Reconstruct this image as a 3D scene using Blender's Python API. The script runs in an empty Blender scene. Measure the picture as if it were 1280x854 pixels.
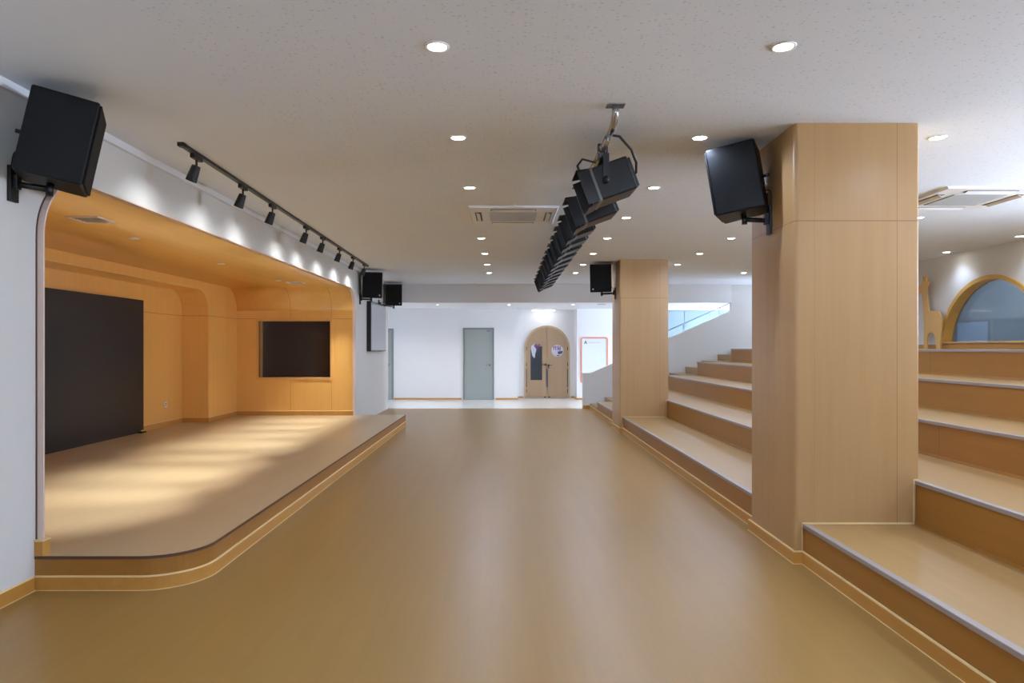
import bpy, bmesh, math, random
from mathutils import Matrix, Vector
random.seed(4)
S = bpy.context.scene
C = S.collection
R = math.radians
PI = math.pi

# ------------------------------------------------------------------ materials
def lin(c):
    o = []
    for x in c:
        x /= 255.0
        o.append(x/12.92 if x <= 0.04045 else ((x+0.055)/1.055)**2.4)
    return (o[0], o[1], o[2], 1.0)

def new_mat(name):
    m = bpy.data.materials.new(name)
    m.use_nodes = True
    nt = m.node_tree
    b = nt.nodes['Principled BSDF']
    return m, nt, b

def math_node(nt, op, a, b=None, c=None):
    n = nt.nodes.new('ShaderNodeMath'); n.operation = op
    for i, v in enumerate((a, b, c)):
        if v is None: continue
        if isinstance(v, (int, float)): n.inputs[i].default_value = v
        else: nt.links.new(v, n.inputs[i])
    return n.outputs[0]

def mix_col(nt, fac, a, b):
    n = nt.nodes.new('ShaderNodeMix'); n.data_type = 'RGBA'
    if isinstance(fac, (int, float)): n.inputs[0].default_value = fac
    else: nt.links.new(fac, n.inputs[0])
    for i, v in ((6, a), (7, b)):
        if isinstance(v, tuple): n.inputs[i].default_value = v
        else: nt.links.new(v, n.inputs[i])
    return n.outputs[2]

def coords(nt, scale=(1, 1, 1)):
    tc = nt.nodes.new('ShaderNodeTexCoord')
    mp = nt.nodes.new('ShaderNodeMapping')
    mp.inputs['Scale'].default_value = scale
    nt.links.new(tc.outputs['Object'], mp.inputs['Vector'])
    return tc.outputs['Object'], mp.outputs['Vector']

def noise(nt, vec, scale, detail=3, rough=0.5):
    n = nt.nodes.new('ShaderNodeTexNoise')
    n.inputs['Scale'].default_value = scale
    n.inputs['Detail'].default_value = detail
    n.inputs['Roughness'].default_value = rough
    nt.links.new(vec, n.inputs['Vector'])
    return n.outputs['Fac']

def plain(name, col, rough=0.5, metal=0.0, var=0.03, spec=0.5, bump=0.0, bscale=200):
    m, nt, b = new_mat(name)
    c = lin(col)
    obj, vec = coords(nt)
    f = noise(nt, vec, 6.0)
    d = tuple(x*(1-var*2) for x in c[:3]) + (1,)
    nt.links.new(mix_col(nt, f, c, d), b.inputs['Base Color'])
    b.inputs['Roughness'].default_value = rough
    b.inputs['Metallic'].default_value = metal
    b.inputs['Specular IOR Level'].default_value = spec
    if bump:
        bp = nt.nodes.new('ShaderNodeBump'); bp.inputs['Strength'].default_value = bump
        bp.inputs['Distance'].default_value = 0.002
        nt.links.new(noise(nt, vec, bscale, 2), bp.inputs['Height'])
        nt.links.new(bp.outputs[0], b.inputs['Normal'])
    return m

def wood(name, c1, c2, grain='z', rough=0.4, seams=(), seamcol=(95, 62, 28), fine=1.0, spec=0.5):
    m, nt, b = new_mat(name)
    sc = {'x': (0.6, 14, 14), 'y': (14, 0.6, 14), 'z': (14, 14, 0.6)}[grain]
    obj, vec = coords(nt, sc)
    f1 = noise(nt, vec, 1.0*fine, 4, 0.6)
    f2 = noise(nt, vec, 6.0*fine, 3, 0.6)
    f = math_node(nt, 'ADD', math_node(nt, 'MULTIPLY', f1, 0.65), math_node(nt, 'MULTIPLY', f2, 0.35))
    mr = nt.nodes.new('ShaderNodeMapRange')
    mr.inputs[1].default_value = 0.3; mr.inputs[2].default_value = 0.7
    nt.links.new(f, mr.inputs[0])
    col = mix_col(nt, mr.outputs[0], lin(c1), lin(c2))
    if seams:
        sx = nt.nodes.new('ShaderNodeSeparateXYZ'); nt.links.new(obj, sx.inputs[0])
        tot = None
        for s in seams:
            ax, val, w = s[:3]
            o = sx.outputs['xyz'.index(ax)]
            k = math_node(nt, 'LESS_THAN', math_node(nt, 'ABSOLUTE', math_node(nt, 'SUBTRACT', o, val)), w)
            for lim in s[3:]:
                la, lo, hi = lim
                lo_ = math_node(nt, 'GREATER_THAN', sx.outputs['xyz'.index(la)], lo)
                hi_ = math_node(nt, 'LESS_THAN', sx.outputs['xyz'.index(la)], hi)
                k = math_node(nt, 'MULTIPLY', k, math_node(nt, 'MULTIPLY', lo_, hi_))
            tot = k if tot is None else math_node(nt, 'MAXIMUM', tot, k)
        col = mix_col(nt, math_node(nt, 'MULTIPLY', tot, 0.75), col, lin(seamcol))
    nt.links.new(col, b.inputs['Base Color'])
    b.inputs['Roughness'].default_value = rough
    b.inputs['Specular IOR Level'].default_value = spec
    return m

def emit(name, col, strength):
    m, nt, b = new_mat(name)
    c = lin(col)
    obj, vec = coords(nt)
    f = noise(nt, vec, 40.0)
    nt.links.new(mix_col(nt, f, c, tuple(x*0.97 for x in c[:3])+(1,)), b.inputs['Emission Color'])
    b.inputs['Base Color'].default_value = c
    b.inputs['Emission Strength'].default_value = strength
    return m

def ceiling_mat():
    m, nt, b = new_mat('perforated_plaster')
    obj, vec = coords(nt, (1.0, 1.7, 1.0))
    v = nt.nodes.new('ShaderNodeTexVoronoi'); v.inputs['Scale'].default_value = 34
    v.inputs['Randomness'].default_value = 1.0
    nt.links.new(vec, v.inputs['Vector'])
    sep = nt.nodes.new('ShaderNodeSeparateColor'); nt.links.new(v.outputs['Color'], sep.inputs[0])
    thr = math_node(nt, 'MULTIPLY', sep.outputs[0], 0.30)
    hole = math_node(nt, 'LESS_THAN', v.outputs['Distance'], thr)
    sx = nt.nodes.new('ShaderNodeSeparateXYZ'); nt.links.new(obj, sx.inputs[0])
    inx = math_node(nt, 'MULTIPLY', math_node(nt, 'GREATER_THAN', sx.outputs[0], -1.62),
                    math_node(nt, 'LESS_THAN', sx.outputs[0], 5.9))
    hole = math_node(nt, 'MULTIPLY', hole, inx)
    n = noise(nt, vec, 1.2)
    base = mix_col(nt, n, lin((226, 232, 240)), lin((221, 228, 236)))
    nt.links.new(mix_col(nt, math_node(nt, 'MULTIPLY', hole, 0.3), base, lin((120, 118, 116))), b.inputs['Base Color'])
    bp = nt.nodes.new('ShaderNodeBump'); bp.inputs['Strength'].default_value = 0.25; bp.inputs['Distance'].default_value = 0.002
    bp.invert = True
    nt.links.new(hole, bp.inputs['Height']); nt.links.new(bp.outputs[0], b.inputs['Normal'])
    b.inputs['Roughness'].default_value = 0.85
    b.inputs['Specular IOR Level'].default_value = 0.2
    return m

def glass_tint(name, col, alpha, rough=0.08):
    m, nt, b = new_mat(name)
    obj, vec = coords(nt)
    f = noise(nt, vec, 1.5)
    c = lin(col)
    nt.links.new(mix_col(nt, f, c, tuple(x*0.9 for x in c[:3])+(1,)), b.inputs['Base Color'])
    b.inputs['Alpha'].default_value = alpha
    b.inputs['Roughness'].default_value = rough
    return m

WHITE = plain('white_paint', (218, 217, 213), 0.75, var=0.01, spec=0.25, bump=0.05, bscale=120)
CORR = plain('white_corridor_paint', (236, 237, 240), 0.6, var=0.01, spec=0.3)
CEIL = ceiling_mat()
PLASTER = plain('plain_plaster', (230, 230, 231), 0.8, var=0.01, spec=0.2)
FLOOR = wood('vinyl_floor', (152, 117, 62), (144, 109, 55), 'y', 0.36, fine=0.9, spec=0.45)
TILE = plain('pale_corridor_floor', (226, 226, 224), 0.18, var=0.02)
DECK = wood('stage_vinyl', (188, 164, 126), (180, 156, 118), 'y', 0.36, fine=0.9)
RISER = wood('riser_vinyl_shaded', (160, 110, 44), (150, 101, 38), 'y', 0.42, seams=[('y', y, 0.003) for y in (-1.6, 0.8, 3.2, 6.2, 8.6, 10.4, 13.1)], seamcol=(110, 74, 36))  # tread wood in a darker tone, shade of the risers put into the colour
STEPTOP = wood('step_vinyl', (166, 132, 82), (157, 123, 74), 'y', 0.36)
COLW = wood('column_veneer', (180, 143, 96), (172, 134, 88), 'z', 0.34,
            seams=[('z', 2.257, 0.004), ('x', 0.674, 0.0025), ('x', 0.13, 0.0008)], seamcol=(140, 98, 56))
STAGEW = wood('stage_veneer', (232, 180, 100), (224, 171, 92), 'z', 0.3, seams=[('z', 1.945, 0.004)], seamcol=(150, 96, 40))
STAGEF = wood('stage_side_veneer', (232, 180, 100), (224, 171, 92), 'z', 0.3,
              seams=[('z', 1.945, 0.004), ('x', -3.9, 0.003), ('x', -3.16, 0.003)], seamcol=(150, 96, 40))
STAGEC = wood('stage_ceiling_veneer', (230, 178, 98), (222, 169, 90), 'y', 0.26,
              seams=[('x', -3.9, 0.003, ('y', 11.9, 12.5)), ('x', -3.16, 0.003, ('y', 11.9, 12.5))], seamcol=(150, 96, 40))
BASE = wood('baseboard_wood', (196, 143, 68), (184, 130, 58), 'y', 0.38)
BEAD = plain('cream_bead', (226, 198, 142), 0.4)
LIPM = plain('pale_edge_trim', (222, 202, 190), 0.32, var=0.01)
EDGE = plain('dark_edge', (88, 58, 44), 0.5)
NOSE = plain('brushed_nosing', (158, 147, 140), 0.42, 0.15)
BLACK = plain('black_plastic', (17, 17, 18), 0.5)
BLACKCAB = plain('black_cabinet_paint', (8, 8, 9), 0.42, bump=0.5, bscale=260, spec=0.22)
GRILLE = plain('black_grille', (11, 11, 12), 0.7, bump=0.6, bscale=500, spec=0.2)
BLKMETAL = plain('black_metal', (22, 22, 23), 0.38, 0.2)
FIXT = plain('stage_light_black', (13, 13, 14), 0.4, spec=0.35)
FIXEDGE = plain('stage_light_edge', (96, 96, 92), 0.35, 0.5)
STEEL = plain('bright_steel', (178, 178, 178), 0.25, 0.9)
SCREEN = plain('screen_black', (26, 22, 22), 0.42, var=0.05, spec=0.35)
TVSCR = plain('tv_screen_painted_reflection', (168, 170, 176), 0.12, var=0.02)  # pale base colour stands in for the white corridor reflected in it
DARKGLASS = plain('dark_window_glass', (64, 58, 57), 0.12, var=0.05, spec=0.35)
FRAMEW = wood('window_frame_wood', (222, 172, 102), (212, 160, 90), 'z', 0.4)
GOLDW = wood('arch_frame_wood', (214, 168, 84), (204, 156, 74), 'y', 0.4)
GIRW = wood('giraffe_board', (222, 178, 104), (214, 168, 94), 'z', 0.45)
ACW = plain('unit_plastic', (226, 226, 224), 0.45)
ACG = plain('unit_grille', (186, 184, 180), 0.6)
ACD = plain('unit_slot', (84, 82, 80), 0.6)
LENS = emit('lamp_lens', (255, 252, 248), 34.0)
DIML = emit('pale_lamp_lens', (255, 240, 214), 0.35)
LINL = emit('strip_lamp', (255, 255, 255), 9.0)
DOORW = wood('arch_door_wood', (176, 148, 118), (168, 140, 110), 'z', 0.45)
DOORF = wood('arch_door_frame', (196, 170, 138), (188, 160, 128), 'z', 0.45)
DOORG = plain('grey_green_door', (158, 166, 163), 0.45)
DOORGF = plain('grey_door_frame', (132, 139, 138), 0.45)
PANE = glass_tint('door_pane', (62, 68, 76), 0.9, 0.1)
STICKW = plain('sticker_white', (214, 216, 228), 0.5)
STICKP = plain('sticker_purple', (132, 78, 150), 0.5)
STICKD = plain('sticker_slate', (84, 82, 100), 0.5)
CORAL = plain('coral_frame', (222, 146, 126), 0.45)
SIGNW = plain('sign_board', (226, 234, 238), 0.4)
SIGND = plain('sign_mark', (92, 84, 92), 0.5)
SIGNG = plain('sign_line', (186, 194, 200), 0.5)
BLUEG = glass_tint('tinted_arch_glass', (112, 130, 144), 0.5, 0.06)
BLUEW = plain('blue_grey_wall', (150, 164, 176), 0.7)
BLUEP = plain('pale_blue_panel', (178, 206, 240), 0.5)
BLUED = plain('slate_panel', (104, 122, 134), 0.5)
FROST = glass_tint('frosted_partition', (142, 160, 170), 0.9, 0.15)
SOCK = plain('socket_white', (232, 230, 224), 0.4)
COPPER = plain('connector_copper', (150, 92, 60), 0.4, 0.4)
RAIL = plain('handrail_steel', (128, 138, 146), 0.35, 0.4)

# ------------------------------------------------------------------ mesh builder
class MB:
    def __init__(self): self.v = []; self.f = []; self.m = []; self.s = []
    def add(self, vs, fs, m=0, sm=False, M=None):
        n = len(self.v)
        self.v += [tuple(M @ Vector(p)) if M else tuple(p) for p in vs]
        for f in fs:
            self.f.append([i+n for i in f]); self.m.append(m); self.s.append(sm)
        return self
    def box(self, x0, x1, y0, y1, z0, z1, m=0, M=None):
        vs = [(x, y, z) for z in (z0, z1) for y in (y0, y1) for x in (x0, x1)]
        fs = [(0, 2, 3, 1), (4, 5, 7, 6), (0, 1, 5, 4), (2, 6, 7, 3), (0, 4, 6, 2), (1, 3, 7, 5)]
        return self.add(vs, fs, m, False, M)
    def prism(self, pts, ax, a, b, m=0, M=None, side=None, sm=False):
        def P(p, c): return {'x': (c, p[0], p[1]), 'y': (p[0], c, p[1]), 'z': (p[0], p[1], c)}[ax]
        n = len(pts)
        self.add([P(p, a) for p in pts]+[P(p, b) for p in pts],
                 [tuple(range(n)), tuple(range(n, 2*n))], m, False, M)
        k = len(self.v)-2*n
        for i in range(n):
            j = (i+1) % n
            self.f.append([k+i, k+j, k+n+j, k+n+i]); self.m.append(m if side is None else side); self.s.append(sm)
        return self
    def sweep(self, path, prof, ax='z', sign=1, closed=False, mats=None, caps=True):
        # path: 2D polyline in the plane across ax; prof: closed list of (offset, height along ax)
        n = len(path); q = len(prof); vs = []
        for i, p in enumerate(path):
            def nrm(a, b):
                dx, dy = b[0]-a[0], b[1]-a[1]; L = math.hypot(dx, dy) or 1
                return (-dy/L*sign, dx/L*sign)
            ns = []
            if i > 0 or closed: ns.append(nrm(path[i-1], p))
            if i < n-1 or closed: ns.append(nrm(p, path[(i+1) % n]))
            nx = sum(a[0] for a in ns)/len(ns); ny = sum(a[1] for a in ns)/len(ns)
            L2 = nx*nx+ny*ny or 1
            nx /= L2; ny /= L2
            for o, h in prof:
                a, b = p[0]+nx*o, p[1]+ny*o
                vs.append({'x': (h, a, b), 'y': (a, h, b), 'z': (a, b, h)}[ax])
        base = len(self.v); self.v += vs
        for i in range(n if closed else n-1):
            i2 = (i+1) % n
            for k in range(q):
                k2 = (k+1) % q
                self.f.append([base+i*q+k, base+i2*q+k, base+i2*q+k2, base+i*q+k2])
                self.m.append(mats[k] if mats else 0); self.s.append(False)
        if caps and not closed:
            self.f.append([base+k for k in range(q)]); self.m.append(0); self.s.append(False)
            self.f.append([base+(n-1)*q+k for k in range(q)]); self.m.append(0); self.s.append(False)
        return self
    def lathe(self, prof, seg=24, m=0, M=None, sm=True):
        # prof: list of (r, z); axis z
        vs = []; fs = []; n = len(prof)
        for i in range(seg):
            a = 2*PI*i/seg
            vs += [(r*math.cos(a), r*math.sin(a), z) for r, z in prof]
        for i in range(seg):
            j = (i+1) % seg
            for k in range(n-1):
                fs.append((i*n+k, j*n+k, j*n+k+1, i*n+k+1))
        self.add(vs, fs, m, sm, M)
        k0 = len(self.v)-seg*n
        for e in (0, n-1):
            if prof[e][0] > 1e-6:
                self.f.append([k0+i*n+e for i in range(seg)]); self.m.append(m); self.s.append(False)
        return self
    def tube(self, pts, r, seg=8, m=0, M=None):
        pts = [Vector(p) for p in pts]; vs = []; fs = []; up = None
        for i, p in enumerate(pts):
            t = (pts[min(i+1, len(pts)-1)]-pts[max(i-1, 0)]).normalized()
            if up is None:
                up = Vector((0, 0, 1)) if abs(t.z) < 0.9 else Vector((1, 0, 0))
            u = up.cross(t).normalized(); w = t.cross(u).normalized(); up = w
            for k in range(seg):
                a = 2*PI*k/seg
                vs.append(p+u*(r*math.cos(a))+w*(r*math.sin(a)))
        n = len(pts)
        for i in range(n-1):
            for k in range(seg):
                k2 = (k+1) % seg
                fs.append((i*seg+k, i*seg+k2, (i+1)*seg+k2, (i+1)*seg+k))
        self.add(vs, fs, m, True, M)
        b = len(self.v)-n*seg
        for e in (0, n-1):
            self.f.append([b+e*seg+k for k in range(seg)]); self.m.append(m); self.s.append(False)
        return self

WORLD = {}
def build(name, mb, mats, parent=None, at=None, bevel=0.0, seg=2):
    """link mb as ONE mesh object; mesh coordinates are world coordinates unless at == 'local'"""
    if not isinstance(mats, (list, tuple)): mats = [mats]
    org = Vector((0, 0, 0))
    if parent is not None and at != 'local': org = WORLD[parent.name]
    elif at is not None and at != 'local': org = Vector(at)
    me = bpy.data.meshes.new(name)
    me.from_pydata([Vector(p)-org for p in mb.v], [], mb.f)
    for mt in mats: me.materials.append(mt)
    for p, mi, sm in zip(me.polygons, mb.m, mb.s):
        p.material_index = mi; p.use_smooth = sm
    bm = bmesh.new(); bm.from_mesh(me)
    bmesh.ops.recalc_face_normals(bm, faces=bm.faces)
    bm.to_mesh(me); bm.free()
    o = bpy.data.objects.new(name, me); C.objects.link(o)
    if parent is not None: o.parent = parent; WORLD[o.name] = org if at != 'local' else Vector((0, 0, 0))
    else:
        if at is not None and at != 'local': o.location = org
        WORLD[o.name] = org
    if bevel:
        b = o.modifiers.new('bevel', 'BEVEL'); b.width = bevel; b.segments = seg; b.limit_method = 'ANGLE'; b.angle_limit = R(40)
    return o

def thing(name, label, cat, loc=(0, 0, 0), group=None, kind=None, rot=(0, 0, 0)):
    o = bpy.data.objects.new(name, None); C.objects.link(o)
    o.empty_display_size = 0.1
    o.location = loc; o.rotation_euler = rot
    WORLD[o.name] = Vector(loc)
    if kind: o['kind'] = kind
    if label: o['label'] = label
    if cat: o['category'] = cat
    if group: o['group'] = group
    return o
def tag(o, label, cat, group=None):
    o['label'] = label; o['category'] = cat
    if group: o['group'] = group
    return o
def struct(o, label=None):
    o['kind'] = 'structure'
    if label: o['label'] = label
    return o
def dup(root, loc, label=None, rotz=None):
    r = root.copy(); C.objects.link(r); r.location = loc; WORLD[r.name] = Vector(loc)
    if rotz is not None: r.rotation_euler[2] = rotz
    if label: r['label'] = label
    for ch in list(root.children):
        c = ch.copy(); C.objects.link(c); c.parent = r
        for g in list(ch.children):
            d = g.copy(); C.objects.link(d); d.parent = c
    return r

def arc(cx, cy, r, a0, a1, n=10):
    return [(cx+r*math.cos(R(a0+(a1-a0)*i/n)), cy+r*math.sin(R(a0+(a1-a0)*i/n))) for i in range(n+1)]

ORD = ['first', 'second', 'third', 'fourth', 'fifth', 'sixth', 'seventh', 'eighth', 'ninth', 'tenth', 'eleventh', 'twelfth', 'thirteenth']

# ------------------------------------------------------------------ key dimensions (metres; camera at the origin looking along +Y)
H = 2.9          # ceiling height
XL = -2.765      # left wall
XR = 7.05        # right wall
YB = 15.95       # front of the rear beam / parapet
YC = 18.75       # far corridor wall
YN = -4.0        # wall behind the camera
ZS = 0.20        # stage deck
O0, O1, OT, OR = 4.013, 12.33, 2.485, 0.40     # stage opening in Y, its top and corner radius

# ------------------------------------------------------------------ setting: floors and ceilings
mb = MB(); mb.box(-2.93, 7.3, YN-0.15, 16.0, -0.1, 0.0)
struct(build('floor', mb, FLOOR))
mb = MB(); mb.box(-5.2, 9.2, 16.0, 19.7, -0.1, 0.0)
struct(build('floor_corridor', mb, TILE))
mb = MB(); mb.box(-2.93, 7.3, YN-0.15, 16.1, H, H+0.1)
struct(build('ceiling', mb, CEIL))
mb = MB(); mb.box(-5.2, 9.2, 16.1, 19.7, 2.5, 2.6)
struct(build('ceiling_corridor', mb, CORR))

# left wall with the stage opening
out = [(3.3, 0), (O0, 0)] + [(O0, OT-OR)] + arc(O0+OR, OT-OR, OR, 180, 90)[1:] + arc(O1-OR, OT-OR, OR, 90, 0) + [(O1, 0), (YB, 0), (YB, H), (3.3, H)]
mb = MB(); mb.prism(out, 'x', XL-0.015, XL)
mb.box(XL-0.015, XL, YN, 3.3, 0, H)
struct(build('wall_left', mb, WHITE))
# outer end of that wall where it meets the corridor
mb = MB(); mb.box(-2.93, XL-0.015, O1+0.06, YB, 0, H)
struct(build('wall_left_pier', mb, WHITE))
# raised edge round the opening
path = [(O0, 0.2), (O0, OT-OR)] + arc(O0+OR, OT-OR, OR, 180, 90, 14)[1:] + arc(O1-OR, OT-OR, OR, 90, 0, 14) + [(O1, 0.2)]
mb = MB(); mb.sweep(path, [(0.0, XL-0.012), (0.012, XL-0.012), (0.012, XL+0.042), (0.0, XL+0.042)], 'x', -1)
struct(build('trim_1', mb, LIPM), 'pale raised edge round the stage opening')
mb = MB(); mb.sweep(path, [(-0.006, XL), (0.0, XL), (0.0, XL+0.006), (-0.006, XL+0.006)], 'x', -1)
struct(build('trim_2', mb, EDGE), 'thin dark line along the edge of the stage opening')
mb = MB(); mb.box(XL, XL+0.05, 3.995, 4.06, ZS, ZS+0.085); mb.box(XL, XL+0.055, 3.99, 4.065, ZS+0.085, ZS+0.095, 1); 
struct(build('trim_3', mb, [BASE, BEAD]), 'short wooden foot at the near end of the stage opening')
# cornice under the ceiling
mb = MB()
mb.box(XL, XL+0.02, YN, YB, H-0.05, H); mb.box(XL, XL+0.028, YN, YB, H-0.058, H-0.05)
struct(build('trim_4', mb, PLASTER), 'narrow plaster cornice above the left wall')

# stage recess shell
e = 0.004
def tunnel(r, off):
    a, b, t = O0+e-off, O1-e+off, OT-e+off
    return [(a, OT-OR)] + arc(O0+OR, OT-OR, OR-e+off, 180, 90, 14)[1:] + arc(O1-OR, OT-OR, OR-e+off, 90, 0, 14)
inn = tunnel(0, 0); outr = tunnel(0, 0.05)
mb = MB(); mb.prism(inn+outr[::-1], 'x', -5.45, XL-0.012, sm=False)
o = struct(build('ceiling_stage', mb, STAGEC))
for p in o.data.polygons:
    if abs(p.normal.x) < 0.5: p.use_smooth = True
zt = OT-OR
mb = MB(); mb.box(-5.45, XL-0.012, O0-0.046, O0+0.004, ZS, zt)
struct(build('wall_stage_left', mb, STAGEW))
wx0, wx1, wz0, wz1 = -4.47, -3.18, 0.885, 1.905
mb = MB()
mb.box(-5.45, wx0, O1-e, O1+0.05, ZS, zt); mb.box(wx1, XL-0.012, O1-e, O1+0.05, ZS, zt)
mb.box(wx0, wx1, O1-e, O1+0.05, ZS, wz0); mb.box(wx0, wx1, O1-e, O1+0.05, wz1, zt)
struct(build('wall_stage_right', mb, STAGEF))
# back of the stage: front plane with a round-shouldered niche
nb0, nb1, nt_, nr = 5.19, 11.15, 2.345, 0.34
pts = [(O0-0.02, ZS), (nb0, ZS), (nb0, nt_-nr)] + arc(nb0+nr, nt_-nr, nr, 180, 90)[1:] + arc(nb1-nr, nt_-nr, nr, 90, 0) + [(nb1, ZS), (O1+0.03, ZS), (O1+0.03, OT+0.02), (O0-0.02, OT+0.02)]
mb = MB(); mb.prism(pts, 'x', -5.3, -4.87)
struct(build('wall_stage_rear', mb, STAGEW))
mb = MB(); mb.box(-5.4, -5.3, O0-0.02, O1+0.03, 0, OT+0.02)
struct(build('wall_stage_niche', mb, STAGEW))
# skirting inside the stage
prof = [(0, ZS), (0.012, ZS), (0.012, ZS+0.078), (0.008, ZS+0.085), (0, ZS+0.085)]
mb = MB(); mb.sweep([(-5.3, 9.93), (-5.3, nb1), (-4.87, nb1), (-4.87, O1-e), (XL-0.0, O1-e)], prof, 'z', -1, mats=[0, 0, 1, 1, 0])
struct(build('baseboard_stage', mb, [BASE, BEAD]))
# stage window into the dark control room
w = thing('window_1', 'dark rectangular window with a pale wood frame beside the stage', None, ((wx0+wx1)/2, O1, wz0), kind='structure')
mb = MB()
path = [(wx0, wz0), (wx1, wz0), (wx1, wz1), (wx0, wz1)]
mb.sweep(path, [(-0.045, O1-0.016), (0.0, O1-0.016), (0.0, O1+0.2), (-0.012, O1+0.2), (-0.012, O1-e), (-0.045, O1-e)], 'y', 1, closed=True)
build('window_frame', mb, FRAMEW, w)
mb = MB(); mb.box(wx0-0.01, wx1+0.01, O1+0.18, O1+0.19, wz0-0.01, wz1+0.01)
build('window_pane', mb, DARKGLASS, w)

# ------------------------------------------------------------------ stage platform
st = thing('stage', 'low tan stage platform with a rounded near corner in the left recess', 'stage', (-3.5, 8.0, 0))
edge = [(XL, 4.0), (-2.16, 4.0)] + arc(-2.16, 4.32, 0.32, -90, 0, 14)[1:] + [(-1.84, 12.45), (XL, 12.45)]
pl = [(-5.29, O0+0.01), (XL-0.016, O0+0.01)] + edge + [(XL, O1-0.01), (-5.29, O1-0.01)]
mb = MB(); mb.prism(pl, 'z', ZS-0.012, ZS)
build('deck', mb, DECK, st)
mb = MB(); mb.sweep(edge, [(0.0, 0), (0.0, ZS-0.012), (-0.03, ZS-0.012), (-0.03, 0)], 'z', -1)
build('riser', mb, RISER, st)
mb = MB(); mb.sweep(edge, [(0.0, ZS-0.018), (0.004, ZS-0.018), (0.004, ZS-0.001), (0.0, ZS-0.001)], 'z', -1)
build('edge_strip', mb, EDGE, st)
bprof = [(0, 0), (0.016, 0), (0.016, 0.004), (0.012, 0.004), (0.012, 0.078), (0.010, 0.086), (0, 0.086)]
bm_ = [0, 1, 1, 0, 1, 1, 0]
mb = MB(); mb.sweep(edge[:-1], bprof, 'z', -1, mats=bm_)
build('baseboard', mb, [BASE, BEAD], st)

# skirting of the left wall and of its pier beyond the stage
mb = MB(); mb.sweep([(XL, YN), (XL, 3.984)], bprof, 'z', -1, mats=bm_)
struct(build('baseboard_left', mb, [BASE, BEAD]))

# black wall screen at the back of the stage
sc = thing('wall_screen', 'large matt black screen panel on the back wall of the stage', 'screen', (-5.28, 8.17, ZS))
mb = MB(); mb.box(-5.299, -5.262, 6.45, 9.9, ZS+0.03, 2.11)
build('screen_panel', mb, SCREEN, sc, bevel=0.003)
mb = MB()
mb.box(-5.299, -5.27, 6.5, 9.85, ZS, ZS+0.03)
build('plinth', mb, BLACK, sc)
mb = MB(); mb.box(-5.262, -5.2, 9.74, 9.86, ZS, ZS+0.022)
build('foot', mb, BLACK, sc)

s = thing('power_socket', 'small white wall socket beside the black stage screen', 'socket', (-5.3, 10.6, 0.5))
mb = MB(); mb.box(-5.299, -5.288, 10.557, 10.643, 0.497, 0.583)
build('face_plate', mb, SOCK, s, bevel=0.003)
mb = MB()
for dz in (0.53, 0.555): mb.box(-5.289, -5.286, 10.58, 10.62, dz-0.006, dz+0.006)
build('outlet', mb, ACD, s)

# vents and lamps in the stage ceiling
def stage_vent(y, label):
    x = -3.42; z = OT-e
    t = thing('ceiling_grille', label, 'vent', (x, y, z-0.008), group='square grilles in the stage ceiling')
    mb = MB(); p = [(x-0.13, y-0.13), (x+0.13, y-0.13), (x+0.13, y+0.13), (x-0.13, y+0.13)]
    mb.sweep(p, [(0, z-0.01), (0.03, z-0.008), (0.03, z), (0, z)], 'z', 1, closed=True)
    build('frame', mb, SOCK, t)
    mb = MB(); mb.box(x-0.1, x+0.1, y-0.1, y+0.1, z-0.004, z)
    for k in range(5): mb.box(x-0.1, x+0.1, y-0.085+k*0.04, y-0.075+k*0.04, z-0.009, z-0.004, 0)
    build('louvre', mb, ACG, t)
stage_vent(5.62, 'pale square ceiling grille nearest in the orange stage ceiling')
stage_vent(11.1, 'pale square ceiling grille far back in the orange stage ceiling')
def stage_lamp(y, label):
    t = thing('stage_downlight', label, 'light', (-3.6, y, OT-e-0.006), group='small round lamps in the stage ceiling')
    M = Matrix.Translation((-3.6, y, OT-e))
    mb = MB(); mb.lathe([(0.034, -0.004), (0.036, -0.007), (0.046, -0.005), (0.048, 0.0)], 20, M=M)
    build('trim_ring', mb, SOCK, t)
    mb = MB(); mb.lathe([(0.0, -0.0035), (0.034, -0.0035), (0.034, 0)], 20, M=M)
    build('lens', mb, DIML, t)
stage_lamp(6.6, 'small round lamp in the stage ceiling beside the near grille')
stage_lamp(8.6, 'small round lamp halfway back in the stage ceiling')
stage_lamp(10.75, 'small round lamp in the stage ceiling beside the far grille')

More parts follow.
